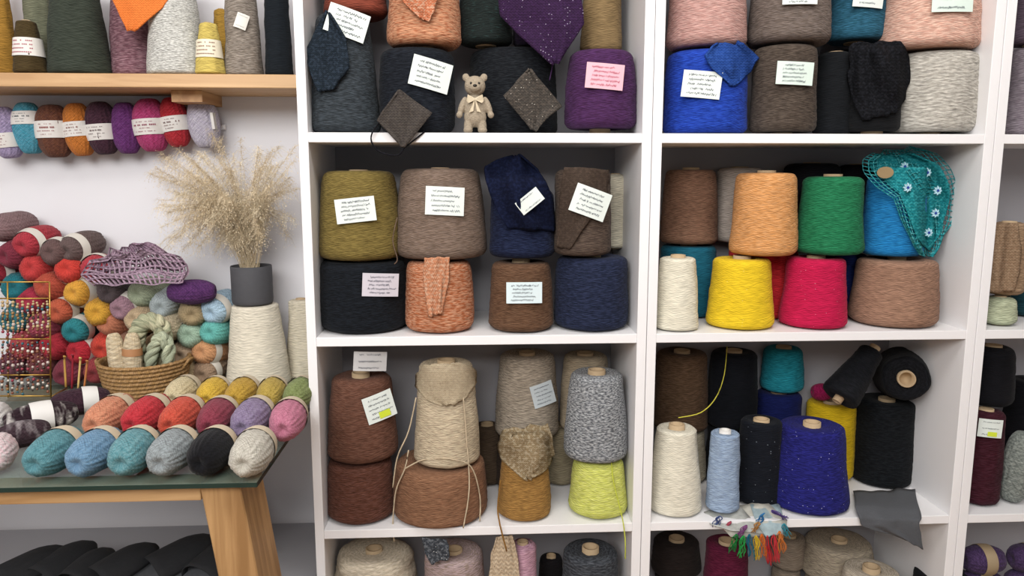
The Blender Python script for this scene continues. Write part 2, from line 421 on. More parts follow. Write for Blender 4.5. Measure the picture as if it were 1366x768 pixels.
def spool(label,cx,y0,wd,mat,bandcol,ink):
    d=C(label,mat,cx,y0,wd*.62,wd,wb,1.66,c=.006,core=M_card)
    h=d['top']-d['z0']
    rr=lambda t:d['rb']+(d['rt']-d['rb'])*t+.0018
    V,F,UV=lathe([(rr(.33),h*.33),(rr(.5),h*.5),(rr(.66),h*.66)],32); b=mk('paper_band',V,F,plain(bandcol,.6,30,.03,name='paper'),d['root'],UV)
    V=[];F=[];rd=random.Random(3)
    for q in range(4):
        t=.6-.07*q
        for s in range(14):
            if rd.random()<.3: continue
            a0=-PI/2-.8+1.6*s/14; a1=a0+.07; ra=rr(t)+.0008; bI=len(V)
            for aa,tt in ((a0,t-.010),(a1,t-.010),(a1,t+.010),(a0,t+.010)): V.append((ra*math.cos(aa),ra*math.sin(aa),h*tt))
            F.append((bI,bI+1,bI+2,bI+3))
    mk('print',V,F,plain(ink,.7,name='ink'),b,smooth=False)
spool('small dark olive spool with a white printed band on the wooden shelf',38,25,42,yarn('463a24',F=350),'DAD6D0','a03a50')
spool('small yellow spool with a cream printed band on the wooden shelf',279,28,38,yarn('c4b060',F=350),'DDD6BF','7a4a3a')
o=drape('knitted_swatch',[(153,-30,220,-30),(148,-5,228,-5),(160,22,215,10),(170,42,182,40)],[],knit('dd7a3c',F=200,G=180),Yd=1.645,sm=0)
tag(o,'bright orange knitted swatch hanging in front of the mauve cone','swatch')
# ---- hanging balls
GB='yarn balls hanging in a row on the wall'
rail=box('hanging_rail',P(-60,160,1.79).x,P(300,160,1.79).x,1.786,1.7995,P(150,172,1.79).z,P(150,166,1.79).z,M_white); tag(rail,'slim white rail on the wall behind the hanging yarn balls','rail')
for i,(cx,cy,w,h,col,col2,nm,bo,pr,bw_) in enumerate([
 (8,177,44,70,'9a8db0','aa9dbf','lavender yarn ball, leftmost of the wall row',-.16,'8a5a60',.26),
 (39,171,41,70,'4590a6','5a9ab0','sky blue teal yarn ball hanging between lavender and brown balls',.18,'40505a',.24),
 (73,175,47,72,'6a4434','5e3c32','chestnut brown yarn ball on the wall with white band',.02,'8a3a3a',.30),
 (106,173,40,72,'bd7438','b66e32','orange yarn ball hanging between two brown balls',.0,'7a3a2a',.26),
 (137,171,43,72,'3e2834','4a2f3c','dark plum brown yarn ball hanging next to the purple one',-.08,'5a4a4a',.28),
 (169,171,39,70,'5e2f66','6a3a72','deep purple yarn ball hanging without a visible band',None,None,.3),
 (202,167,47,72,'a63c6a','b04878','magenta pink yarn ball in the wall row',-.04,'8a3050',.28),
 (234,163,39,68,'a42a32','b03640','bright red yarn ball in the wall row',-.04,'5a2a2a',.28),
 (272,164,43,68,'b3aec0','bfbbc8','pale lilac grey yarn ball, rightmost of the wall row',None,None,.3)]):
    Yc=1.752
    p=P(cx,cy,Yc); k=sc(p)
    r=skein(nm,(p.x,Yc,p.z),h*k*1.02,w*k/2*.95,(0,math.radians(-5+random.uniform(-4,4)),0),byarn(col,col2),GB,
        band=None if bo is None else 'D8D5D1',bw=bw_,bo=bo or 0,prnt=pr,ex=.85)
    if cx==272:
        V=[];F=[]; boxv(.026,.032,-.030,-.006,-.018,.018,V,F); mk('price_tag',V,F,plain('D6D4D0',.6,name='paper'),r,smooth=False)
# ================================================================= MIDDLE UNIT
def card_(x0,y0,x1,y1,tilt,**k): return ((x0+x1)/2,(y0+y1)/2,(x1-x0)*.94,(y1-y0)*.86,tilt,k)
GRP='yarn cones on the top shelf of the middle unit'
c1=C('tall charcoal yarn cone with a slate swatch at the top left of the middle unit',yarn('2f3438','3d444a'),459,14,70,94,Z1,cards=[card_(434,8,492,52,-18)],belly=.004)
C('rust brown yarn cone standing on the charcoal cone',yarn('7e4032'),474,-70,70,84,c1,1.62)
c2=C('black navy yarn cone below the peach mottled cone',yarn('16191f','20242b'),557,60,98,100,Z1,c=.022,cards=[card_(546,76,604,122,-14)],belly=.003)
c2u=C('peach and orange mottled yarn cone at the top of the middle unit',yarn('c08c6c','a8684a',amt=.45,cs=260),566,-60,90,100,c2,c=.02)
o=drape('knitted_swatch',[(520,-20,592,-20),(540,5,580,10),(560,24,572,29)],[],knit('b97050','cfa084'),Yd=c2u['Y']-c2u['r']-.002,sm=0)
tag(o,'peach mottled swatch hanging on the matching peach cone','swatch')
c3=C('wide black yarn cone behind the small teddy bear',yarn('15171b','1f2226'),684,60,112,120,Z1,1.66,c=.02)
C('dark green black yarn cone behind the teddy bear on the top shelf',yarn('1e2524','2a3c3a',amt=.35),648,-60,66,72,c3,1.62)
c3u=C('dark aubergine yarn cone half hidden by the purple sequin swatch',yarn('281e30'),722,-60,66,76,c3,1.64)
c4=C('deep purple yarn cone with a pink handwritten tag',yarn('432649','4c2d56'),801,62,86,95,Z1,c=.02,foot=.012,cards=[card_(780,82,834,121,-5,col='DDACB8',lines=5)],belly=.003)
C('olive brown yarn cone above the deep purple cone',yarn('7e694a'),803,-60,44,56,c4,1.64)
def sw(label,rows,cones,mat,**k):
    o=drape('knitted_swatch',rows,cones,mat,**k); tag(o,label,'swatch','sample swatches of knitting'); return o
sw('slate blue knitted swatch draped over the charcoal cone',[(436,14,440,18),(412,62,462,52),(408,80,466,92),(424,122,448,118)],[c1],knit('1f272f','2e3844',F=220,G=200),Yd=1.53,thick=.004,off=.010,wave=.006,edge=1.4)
sw('purple sequin swatch hanging between dark cones on the top shelf',[(664,-10,775,-14),(666,20,778,12),(690,45,779,32),(736,86,745,84)],[c3,c3u],knit('33213c','3d2749',fleck='b0a8bc'),Yd=1.55,wave=.006)
sw('brown grey diamond swatch hanging over the shelf edge',[(531,120,534,121),(502,160,576,150),(537,196,540,197)],[],knit('45403d','524c47'),Yd=1.492,thick=.004,sm=0)
sw('sparkly grey diamond swatch standing against the wide black cone',[(706,92,710,94),(672,128,750,142),(708,172,713,174)],[],knit('433f3b','57504a',fleck='b8b2a8'),Yd=1.53,thick=.004,sm=0)
o=tube('black_cord',[P(566,176,1.50),P(541,196,1.49),P(530,207,1.488),P(508,203,1.488),P(496,190,1.488),P(497,176,1.49),P(510,160,1.494),P(524,146,1.496)],.0016,yarn('15151a'))
tag(o,'thin black cord looping below the brown grey diamond swatch','cord')
thread(c4,[P(735,60,1.6),P(737,85,1.57),P(733,107,1.555)],yarn('3a2445'),.0014)
# ---- teddy
def teddy():
    p=P(634,176,1.527); k=sc(p); H=(176-96)*k; z0=Z1
    t=thing('teddy_bear','small beige toy teddy bear with a pale bow standing on the top shelf','teddy bear',(p.x,1.53,z0))
    bm=bmesh.new()
    def ell(c,r,rot=(0,0,0)):
        M=Matrix.Translation(Vector(c)*H)@Euler(rot).to_matrix().to_4x4()@Matrix.Diagonal((r[0]*H,r[1]*H,r[2]*H,1))
        bmesh.ops.create_uvsphere(bm,u_segments=20,v_segments=14,radius=1,matrix=M)
    ell((0,0,.40),(.18,.15,.24)); ell((0,0,.27),(.19,.16,.17)); ell((0,-.01,.55),(.11,.1,.1))
    ell((0,-.02,.77),(.175,.16,.165)); ell((0,-.14,.73),(.095,.09,.075))
    for s in(-1,1):
        ell((s*.15,0,.91),(.06,.045,.065)); ell((s*.21,-.03,.44),(.06,.07,.17),(0,s*-.35,0)); ell((s*.26,-.06,.3),(.055,.055,.055))
        ell((s*.11,-.02,.14),(.08,.1,.15),(0,s*-.12,0)); ell((s*.12,-.08,.05),(.08,.13,.055))
    me=bpy.data.meshes.new('body'); bm.to_mesh(me); bm.free(); me.materials.append(plain('9c8f7c',.98,420,.35,bump=1.0,name='knitted plush'))
    o=bpy.data.objects.new('body',me); COL.objects.link(o); o.parent=t
    md=o.modifiers.new('fuse','REMESH'); md.mode='VOXEL'; md.voxel_size=.0015; md.use_smooth_shade=True
    sm=o.modifiers.new('smooth','SMOOTH'); sm.iterations=4; sm.factor=.5
    def ball(n,c,r,mt):
        bm=bmesh.new(); bmesh.ops.create_uvsphere(bm,u_segments=12,v_segments=8,radius=1,matrix=Matrix.Translation(Vector(c)*H)@Matrix.Diagonal((r[0]*H,r[1]*H,r[2]*H,1)))
        me=bpy.data.meshes.new(n); bm.to_mesh(me); bm.free(); me.materials.append(mt); q=bpy.data.objects.new(n,me); COL.objects.link(q); q.parent=t
    dk=plain('1a1512',.3,name='black bead')
    ball('eye',(-.065,-.165,.8),(.02,.02,.02),dk); ball('eye',(.065,-.165,.8),(.02,.02,.02),dk); ball('nose',(0,-.225,.755),(.034,.022,.024),dk)
    V=[];F=[];bw=plain('c4b69c',.9,200,.1,name='linen')
    for s in(-1,1):
        b=len(V); V+=[Vector(q)*H for q in ((0,-.16,.56),(s*.12,-.17,.62),(s*.14,-.15,.52),(s*.11,-.17,.48),(0,-.18,.53))]; F.append((b,b+1,b+2,b+3,b+4))
        b=len(V); V+=[Vector(q)*H for q in ((0,-.17,.54),(s*.02,-.185,.52),(s*.1,-.19,.33),(s*.03,-.185,.35))]; F.append((b,b+1,b+2,b+3))
    o=mk('bow',V,F,bw,t,smooth=False); md=o.modifiers.new('t','SOLIDIFY'); md.thickness=.0015
teddy()
# ---- row 2 middle
GRP='yarn cones on the second shelf of the middle unit'
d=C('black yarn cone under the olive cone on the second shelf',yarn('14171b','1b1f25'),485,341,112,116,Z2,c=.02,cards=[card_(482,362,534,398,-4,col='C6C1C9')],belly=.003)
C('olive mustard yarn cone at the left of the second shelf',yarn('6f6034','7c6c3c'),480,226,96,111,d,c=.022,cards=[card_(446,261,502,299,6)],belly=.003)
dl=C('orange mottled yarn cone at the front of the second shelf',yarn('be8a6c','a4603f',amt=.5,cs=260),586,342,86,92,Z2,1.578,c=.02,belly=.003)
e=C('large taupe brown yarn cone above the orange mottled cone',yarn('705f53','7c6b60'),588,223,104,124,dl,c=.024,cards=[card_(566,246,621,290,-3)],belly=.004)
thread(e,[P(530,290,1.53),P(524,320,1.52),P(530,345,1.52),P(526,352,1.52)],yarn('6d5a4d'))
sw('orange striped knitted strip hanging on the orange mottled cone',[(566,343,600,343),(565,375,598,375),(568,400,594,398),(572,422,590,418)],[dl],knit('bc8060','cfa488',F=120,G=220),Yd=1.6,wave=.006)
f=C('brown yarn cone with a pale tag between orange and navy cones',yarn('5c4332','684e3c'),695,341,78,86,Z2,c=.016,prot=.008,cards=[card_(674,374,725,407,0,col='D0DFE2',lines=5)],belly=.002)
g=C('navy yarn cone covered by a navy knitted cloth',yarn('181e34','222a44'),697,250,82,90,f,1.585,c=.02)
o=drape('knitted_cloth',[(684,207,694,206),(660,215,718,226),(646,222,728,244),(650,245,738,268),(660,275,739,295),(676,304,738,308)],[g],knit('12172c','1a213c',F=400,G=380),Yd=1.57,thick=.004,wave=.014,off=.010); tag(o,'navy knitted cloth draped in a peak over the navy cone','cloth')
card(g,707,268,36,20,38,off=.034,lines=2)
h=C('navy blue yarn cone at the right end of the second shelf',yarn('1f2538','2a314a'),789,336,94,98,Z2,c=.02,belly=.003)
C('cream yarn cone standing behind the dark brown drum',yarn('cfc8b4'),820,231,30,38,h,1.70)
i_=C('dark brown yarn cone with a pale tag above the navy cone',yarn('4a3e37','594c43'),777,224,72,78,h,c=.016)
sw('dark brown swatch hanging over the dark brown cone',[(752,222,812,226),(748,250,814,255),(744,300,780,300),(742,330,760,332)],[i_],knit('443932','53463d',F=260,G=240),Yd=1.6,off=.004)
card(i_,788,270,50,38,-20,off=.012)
# ---- row 3 middle
GRP='yarn cones on the third shelf of the middle unit'
d=C('reddish brown yarn cone under the tagged rust brown cone',yarn('59382c','66443a'),481,598,82,90,Z3,c=.018,belly=.003)
C('reddish brown yarn cone with a white tag and yellow sticker',yarn('5f4033','6c4c3f'),483,490,78,92,d,c=.02,prot=.006,cards=[card_(485,521,529,564,14,sticker='c8d83a'),(494,482,44,26,-5,dict(lines=3,off=-.02,col='C4C4C4'))],belly=.003)
tn=C('wide tan brown yarn cone wrapped with cream cords',yarn('7e5b45','8b674f'),587,598,118,125,Z3,1.585,c=.014,belly=.002)
cr=C('cream beige yarn cone above the tan brown cone',yarn('b8a890','c8ba9f'),596,474,70,88,tn,c=.014,prot=.006,belly=.003)
sw('speckled cream swatch laid on the front of the cream beige cone',[(564,487,614,484),(556,497,634,492),(554,514,635,510),(568,532,624,528),(590,541,606,539)],[cr],knit('ae9f86','bfb095',F=260,G=240,fleck='7a664e'),Yd=1.6,thick=.004,edge=1.6,wave=.005,off=.005)
mc=yarn('c4b398',F=300)
for pts in ([(545,600),(540,625),(528,655),(524,700),(526,722)],[(540,625),(565,613),(600,612),(628,622),(640,660),(640,695)],[(555,530),(545,575),(530,610),(524,650)],[(618,530),(622,580),(626,650),(618,704)]):
    thread(tn,[P(x,y,min(surf([tn,cr],P(x,y,1.6).x,P(x,y,1.52).z,1.53),1.53)-.006) for x,y in pts],mc,.0016,'cream_cord')
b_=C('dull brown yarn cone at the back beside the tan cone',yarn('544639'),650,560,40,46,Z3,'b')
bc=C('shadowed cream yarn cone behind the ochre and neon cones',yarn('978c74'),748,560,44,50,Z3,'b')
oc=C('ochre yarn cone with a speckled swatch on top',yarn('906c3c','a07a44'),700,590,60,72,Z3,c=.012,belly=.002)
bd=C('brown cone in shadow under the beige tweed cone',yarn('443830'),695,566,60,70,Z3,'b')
tw=C('beige grey tweed yarn cone with a blue grey tag',yarn('93887a','a89c8c',F=190),703,464,72,86,bd,1.69,cards=[card_(708,508,742,544,14,col='BFC8CC')],belly=.003)
sw('speckled beige swatch draped on the ochre cone',[(674,572,732,566),(664,590,740,600),(668,612,738,614),(700,640,712,638)],[oc],knit('8a785c','ac9e84',F=230,G=210,fleck='4a3a2a'),Yd=1.6,thick=.004,edge=1.6,wave=.007)
thread(oc,[P(668,640,1.53),P(664,675,1.52),P(667,700,1.49),P(676,735,1.485)],yarn('8a6430'),.0018)
bu=C('beige yarn cone behind the grey and white twisted cone',yarn('a2947e'),780,466,58,68,bc,1.70)
ny=C('neon yellow green yarn cone at the front of the third shelf',yarn('c4c964','cfd378'),798,600,66,79,Z3,c=.018,belly=.002)
gw=C('grey and white twisted yarn cone on the neon cone',yarn('5c5f64','a9acae',F=150,s=.35,amt=.50,cs=420),795,487,70,86,ny,c=.016,prot=.006,belly=.003)
thread(ny,[P(815,600,1.53),P(818,640,1.515),P(830,690,1.495),P(834,720,1.488),P(834,745,1.488)],yarn('c6cf4c'),.0013)
# ================================================================= RIGHT UNIT
GRP='yarn cones on the top shelf of the blue and yellow cone unit'
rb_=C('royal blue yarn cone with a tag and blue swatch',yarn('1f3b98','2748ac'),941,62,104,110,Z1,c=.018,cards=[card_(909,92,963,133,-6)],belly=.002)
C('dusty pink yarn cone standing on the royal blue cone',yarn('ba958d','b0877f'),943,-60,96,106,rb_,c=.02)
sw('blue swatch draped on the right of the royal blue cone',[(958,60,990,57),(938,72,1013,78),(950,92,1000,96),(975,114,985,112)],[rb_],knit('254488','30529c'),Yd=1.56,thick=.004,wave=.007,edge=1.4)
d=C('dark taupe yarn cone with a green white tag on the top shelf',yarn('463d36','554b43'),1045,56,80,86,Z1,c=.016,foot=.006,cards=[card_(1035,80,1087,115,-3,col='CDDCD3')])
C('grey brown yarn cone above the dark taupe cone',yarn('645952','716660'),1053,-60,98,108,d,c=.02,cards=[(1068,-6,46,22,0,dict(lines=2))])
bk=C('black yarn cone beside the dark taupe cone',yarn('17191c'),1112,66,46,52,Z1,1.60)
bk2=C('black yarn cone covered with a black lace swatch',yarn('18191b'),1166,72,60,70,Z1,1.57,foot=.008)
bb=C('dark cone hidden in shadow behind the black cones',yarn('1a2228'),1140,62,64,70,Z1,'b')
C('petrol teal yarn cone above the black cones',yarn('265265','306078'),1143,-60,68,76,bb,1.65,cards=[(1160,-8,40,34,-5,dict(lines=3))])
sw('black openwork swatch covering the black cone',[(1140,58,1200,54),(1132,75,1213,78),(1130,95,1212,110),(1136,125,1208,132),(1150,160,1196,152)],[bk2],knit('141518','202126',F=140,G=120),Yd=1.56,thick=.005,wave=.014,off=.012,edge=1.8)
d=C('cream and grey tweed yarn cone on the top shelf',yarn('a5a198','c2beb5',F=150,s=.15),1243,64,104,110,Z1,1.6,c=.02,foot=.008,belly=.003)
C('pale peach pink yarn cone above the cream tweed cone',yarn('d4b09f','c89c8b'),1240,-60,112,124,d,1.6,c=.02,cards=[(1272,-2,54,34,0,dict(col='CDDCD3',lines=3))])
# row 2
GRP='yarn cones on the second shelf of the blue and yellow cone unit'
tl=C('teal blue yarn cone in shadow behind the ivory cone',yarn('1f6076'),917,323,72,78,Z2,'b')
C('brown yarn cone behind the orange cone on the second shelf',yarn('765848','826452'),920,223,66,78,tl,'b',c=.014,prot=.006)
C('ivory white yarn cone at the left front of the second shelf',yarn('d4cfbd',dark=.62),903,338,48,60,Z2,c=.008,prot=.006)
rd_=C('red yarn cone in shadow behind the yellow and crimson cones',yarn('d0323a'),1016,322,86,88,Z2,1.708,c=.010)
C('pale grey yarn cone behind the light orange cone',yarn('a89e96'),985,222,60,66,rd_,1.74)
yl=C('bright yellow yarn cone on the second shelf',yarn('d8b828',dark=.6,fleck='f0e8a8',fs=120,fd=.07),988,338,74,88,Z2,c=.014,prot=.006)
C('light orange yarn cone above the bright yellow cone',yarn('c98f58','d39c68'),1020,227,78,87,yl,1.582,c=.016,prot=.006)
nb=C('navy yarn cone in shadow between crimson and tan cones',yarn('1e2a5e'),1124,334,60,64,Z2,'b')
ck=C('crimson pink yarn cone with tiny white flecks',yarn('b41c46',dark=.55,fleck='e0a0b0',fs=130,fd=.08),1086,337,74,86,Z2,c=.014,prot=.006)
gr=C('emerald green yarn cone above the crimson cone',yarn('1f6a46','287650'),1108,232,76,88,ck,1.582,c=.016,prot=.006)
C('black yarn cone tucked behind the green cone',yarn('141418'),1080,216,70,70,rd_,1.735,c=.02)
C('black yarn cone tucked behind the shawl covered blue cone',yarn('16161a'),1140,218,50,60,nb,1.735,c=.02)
tb=C('tan brown yarn cone under the turquoise shawl',yarn('8e6e5c','9a7864'),1193,338,98,110,Z2,1.595,c=.018,prot=.006,belly=.002)
bl=C('bright blue yarn cone beneath the turquoise crochet shawl',yarn('1e70ac','267eba'),1192,233,72,78,tb,1.6,c=.016)
shw=thing('crochet_shawl','turquoise crocheted shawl with pale flowers over the blue cone','shawl',(0,0,0))
kt=knit('1c767e','369aa0',F=150,G=130)
drape('knitted_body',[(1168,206,1218,204),(1160,215,1242,212),(1164,228,1256,226),(1180,240,1264,242),(1200,256,1266,262),(1208,275,1264,288),(1214,298,1256,306),(1222,316,1248,320),(1234,330,1240,332)],[bl],kt,Yd=1.585,thick=.003,wave=.016,parent=shw,off=.014,nu=36,nv=40,edge=2.2)
drape('lace_edge',[(1162,202,1226,200),(1150,212,1252,206),(1150,228,1266,222),(1166,246,1273,240),(1190,262,1275,262),(1200,280,1272,290),(1206,300,1264,310),(1214,322,1256,326),(1228,340,1246,343)],[bl],knit('2a8c94','5ab4b8',F=150,G=130),Yd=1.587,wire=.0032,wave=.014,parent=shw,off=.010,nu=18,nv=26,edge=3,sm=2)
for fx,fy in ((1210,250),(1250,254),(1236,230),(1247,284),(1206,222),(1238,310),(1224,280)):
    q=P(fx,fy,1.60); yy=min(surf([bl],q.x,q.z,1.585),1.585)-.034; q=P(fx,fy,yy); V=[];F=[]
    for a in range(8):
        an=a*PI/4; d1=Vector((math.cos(an),0,math.sin(an))); d2=Vector((-math.sin(an),0,math.cos(an))); b=len(V)
        V+=[q,q+d1*.006+d2*.0025+Vector((0,-.002,0)),q+d1*.010,q+d1*.006-d2*.0025+Vector((0,-.002,0))]; F.append((b,b+1,b+2,b+3))
    fl=mk('flower',V,F,plain('A8CCD8',.9,name='pale blue wool'),shw,smooth=False)
    md=fl.modifiers.new('t','SOLIDIFY'); md.thickness=.002
    V=[];F=[]; 
    for a in range(10): V.append(q+Vector((math.cos(a*PI/5)*.003,-.004,math.sin(a*PI/5)*.003)))
    F.append(tuple(range(10))); mk('flower_center',V,F,plain('1d3c90',.9,name='blue wool'),fl,smooth=False)
V=[];F=[]; q=P(1181,232,surf([bl],P(1181,232,1.55).x,P(1181,232,1.55).z,1.56)-.036)
for a in range(14): V.append(q+Vector((math.cos(a*PI/7)*.018,0,math.sin(a*PI/7)*.012+.003)))
F.append(tuple(range(14))); o=mk('round_label',V,F,plain('8f7a58',.7,name='kraft paper'),shw,smooth=False); o.modifiers.new('t','SOLIDIFY').thickness=.001
# row 3
GRP='yarn cones on the third shelf of the blue and yellow cone unit'
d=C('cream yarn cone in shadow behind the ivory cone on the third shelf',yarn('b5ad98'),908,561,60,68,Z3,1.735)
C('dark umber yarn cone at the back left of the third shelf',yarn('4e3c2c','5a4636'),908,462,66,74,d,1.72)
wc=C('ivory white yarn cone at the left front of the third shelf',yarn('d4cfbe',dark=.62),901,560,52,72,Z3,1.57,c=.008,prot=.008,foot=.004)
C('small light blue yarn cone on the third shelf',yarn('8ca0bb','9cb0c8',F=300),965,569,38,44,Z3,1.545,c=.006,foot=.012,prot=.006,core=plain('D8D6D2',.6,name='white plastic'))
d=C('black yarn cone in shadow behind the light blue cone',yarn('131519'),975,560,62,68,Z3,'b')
C('black yarn cone stacked at the back beside the umber cone',yarn('121419'),977,462,60,68,d,1.72)
nv=C('tall navy yarn cone carrying the teal cone',yarn('161e50'),1036,515,58,64,Z3,1.745)
C('teal yarn cone stacked at the back of the third shelf',yarn('1e7a8a','268896'),1044,458,50,56,nv,1.745)
C('black sequined yarn cone beside the light blue cone',yarn('161920',fleck='aab4c0',fs=130,fd=.10),1013,553,52,60,Z3,1.60,c=.008,foot=.006)
yb=C('bright yellow yarn cone behind the indigo sequined cone',yarn('cfae20',dark=.6),1106,528,62,66,Z3,1.735)
ib=C('large indigo yarn cone with white sequins',yarn('1f2060','272876',fleck='b0b4d8',fs=120,fd=.10),1080,554,82,104,Z3,1.585,c=.014,prot=.006)
bt=C('tall black yarn cone standing on the grey felt',yarn('111316','1a1d20'),1179,524,70,76,Z3,1.70,c=.012)
p=P(1098,511,1.73); skein('magenta yarn ball resting on the yellow cone',(p.x,1.735,yb['top']+.021),.05,.021,(0,PI/2,0),byarn('8a1848','a02458'),None,band=None)
def tipped(label,pa,pb,ra,rb,mat):
    a=Vector(pa); b=Vector(pb); d=(b-a); q=d.to_track_quat('Z','Y'); root=thing('yarn_cone',label,'yarn cone',a,q.to_euler(),GRP)
    global SEED; SEED+=1
    cone_parts(root,ra,rb,d.length,mat,.010,.012,.010,M_card,0,SEED)
tipped('black yarn cone lying with its cardboard end towards the viewer',P(1200,497,1.735),P(1209,505,1.60),.064,.050,yarn('121316','1b1c20'))
tipped('black yarn cone leaning on its side above the yellow cone',P(1168,462,1.62),P(1119,531,1.585),.026,.042,yarn('131518','1a1b20'))
thread(wc,[P(970,462,1.7),P(966,500,1.64),P(955,530,1.6),P(935,550,1.58),P(905,557,1.57)],yarn('d8cf50'),.0012)
o=drape('felt_sheet',[(1138,655,1222,653,1.62),(1142,676,1226,678,1.52),(1146,690,1227,692,1.492),(1152,704,1228,702,1.49),(1172,708,1229,714,1.49),(1204,718,1231,732,1.49)],[],plain('4c4e52',.95,500,.2,bump=.5,name='felt'),off=.004,sm=0,thick=.002,edge=1.6,wave=.005); tag(o,'dark grey felt sheet hanging over the third shelf edge','felt sheet')
# colour card with tassels
sc_t=thing('shade_card','fan of paper shade cards with coloured yarn tassels over the shelf edge','shade card',(0,0,0))
for k,(rows,col) in enumerate((([(950,680,1022,668,1.56),(962,702,1050,694,1.50),(975,716,1046,714,1.488)],'B0AEA4'),([(938,682,985,672,1.55),(948,700,1010,700,1.50),(975,708,1020,712,1.486)],'A1A39E'),([(1000,672,1040,672,1.56),(1010,700,1048,700,1.497),(1022,716,1044,712,1.484)],'91A3A8'))):
    drape('paper_card',rows,[],plain(col,.7,90,.45,name='printed paper'),off=.003+.002*k,sm=0,thick=.0008,parent=sc_t,nu=6,nv=8,wave=.001)
for k,(x,y0,x1,y1,col) in enumerate(((983,712,976,735,'1f7a3a'),(992,714,988,742,'2d9a4a'),(1000,712,1003,745,'1c6a80'),(1008,714,1010,746,'c8a830'),(1016,712,1018,742,'c86a30'),(1024,714,1028,752,'b82c34'),(1032,712,1036,748,'c43a40'),(1040,708,1044,735,'d07a3a'),(1020,684,1012,696,'3a7ab0'),(1030,680,1048,692,'5a4a88'),(1046,698,1052,716,'3a8a9a'),(996,700,984,716,'7a4a78'),(975,695,965,706,'a04a58'),(960,688,955,700,'4a5a88'),(1012,696,1004,708,'b0804a'))):
    V=[];F=[];UV=[]
    for q in range(9):
        dx=random.uniform(-3,3); Yq=(1.482 if y0>695 else 1.50)-random.uniform(0,.006); wv=random.uniform(-3,3)
        tubev([P(x+dx*.2,y0,Yq),P(x*.7+x1*.3+dx+wv,y0*.7+y1*.3,Yq-.004),P(x*.3+x1*.7+dx*1.3-wv,y0*.3+y1*.7,Yq-.002),P(x1+dx*1.5,y1+random.uniform(-5,3),Yq)],.0009,V,F,UV,5,4)
    mk('tassel',V,F,yarn(col,F=300),sc_t,UV)
# third unit
GRP='yarn cones in the shelving unit at the right edge'
d=C('mauve grey yarn cone on the top shelf at the right edge',yarn('7a7078','8c838a'),1378,58,60,64,Z1,1.6)
C('dark plum grey yarn cone at the top right corner',yarn('574a56'),1382,-50,50,60,d,1.6)
d=C('pale green yarn cone low on the right edge second shelf',yarn('a5ac90','b2b89c'),1333,392,36,42,Z2,1.56)
e=C('beige brown ribbed yarn cone above the pale green cone',yarn('8d745c','9c836a',F=120),1342,294,44,50,d,1.57)
sw('beige brown ribbed swatch on the cone at the right edge',[(1326,300,1358,298),(1320,330,1362,330),(1318,360,1360,362),(1322,390,1352,388)],[e],knit('866e58','9a826a',F=170,G=150),Yd=1.58)
C('dark teal yarn cone at the right edge of the second shelf',yarn('1f4048'),1378,350,50,56,Z2,1.66)
d=C('dark maroon yarn cone with a white tag at the right edge',yarn('38161f','42202a'),1310,540,44,50,Z3,1.57,cards=[card_(1306,557,1337,586,-2,sticker='c8d83a',lines=3)])
C('black yarn cone above the dark maroon cone',yarn('141418'),1322,456,50,58,d,1.60,c=.02)
C('black yarn cone at the right frame edge of the third shelf',yarn('16161a'),1372,500,60,64,Z3,1.70)
p=P(1353,628,1.57); skein('grey chunky yarn hank standing at the right edge of the third shelf',(p.x,1.56,Z3+.085),.17,.034,(0,.12,0),byarn('6e7470','8e948e',F=90),None,band=None,cat='yarn hank')
# row 4 -------------------------------------------------------------
GRP='yarn cones on the lowest visible shelf'
def low(label,mat,cx,yt,w,Y='f',**k):
    zt=P(cx,yt,1.6).z; h=(zt-Z4)/2
    r=w/2*.00165; Yc=(YF+r+.006) if Y=='f' else (YB-.008-r) if Y=='b' else Y
    X=P(cx,yt,Yc).x; global SEED; SEED+=1
    root=thing('yarn_cone','bottom cone under the '+' '.join(label.split()[:8]),'yarn cone',(X,Yc,Z4),group=GRP); cone_parts(root,r,r*.9,h-.003,mat,.015,seed=SEED)
    return C(label,mat,cx,yt,w*.9,w,Z4+h,Yc,**k)
low('cream felted yarn cone at the left of the lowest shelf',yarn('b8ad99','cbc0ad',F=110,dark=.6),500,716,112,c=.03,belly=.004,amp=.003)
low('beige pink mottled yarn cone beside the cream felted cone',yarn('97857a','b09c9c',amt=.55),606,720,86)
low('pink yarn cone between the lace swatch and dark cone',yarn('b88ea0','c8a0b0'),697,716,40,1.56)
low('dark grey tweed yarn cone at the right of the middle unit lowest shelf',yarn('34373c','4e5258',F=150),787,718,78,prot=.008,c=.012)
low('small black yarn cone beside the pink cone',yarn('1c1a1c'),735,735,34,1.66)
sw('black and white speckled swatch hanging under the third shelf',[(562,717,594,718),(566,735,600,730),(575,752,598,746)],[],knit('3c4046','6c7076',fleck='d8d8d8'),Yd=1.51,sm=0)
sw('cream lace swatch hanging beside the pink cone',[(662,716,684,714),(655,740,690,738),(652,768,694,768),(655,790,692,790)],[],knit('b8a48a','d0bea4',F=110,G=100,fleck='4a3a2a'),Yd=1.52,sm=0)
low('dark brown yarn cone at the left of the lowest right shelf',yarn('2a2422'),902,708,66,'b')
low('wine red yarn cone on the lowest shelf',yarn('521830','5e2038'),968,712,60,1.6)
low('taupe yarn cone behind the colourful tassels',yarn('8a7e70'),1052,706,48,'b')
low('beige yarn cone at the centre of the lowest right shelf',yarn('968b7c','a69c88'),1118,706,92,1.7)
low('pale grey beige yarn cone with cardboard core on the lowest shelf',yarn('b3a998','c2b8a8'),1160,744,76,1.57,prot=.008,c=.012)
low('black yarn cone with pale core on the lowest shelf',yarn('17181c'),1257,748,80,1.57,prot=.008,c=.012)
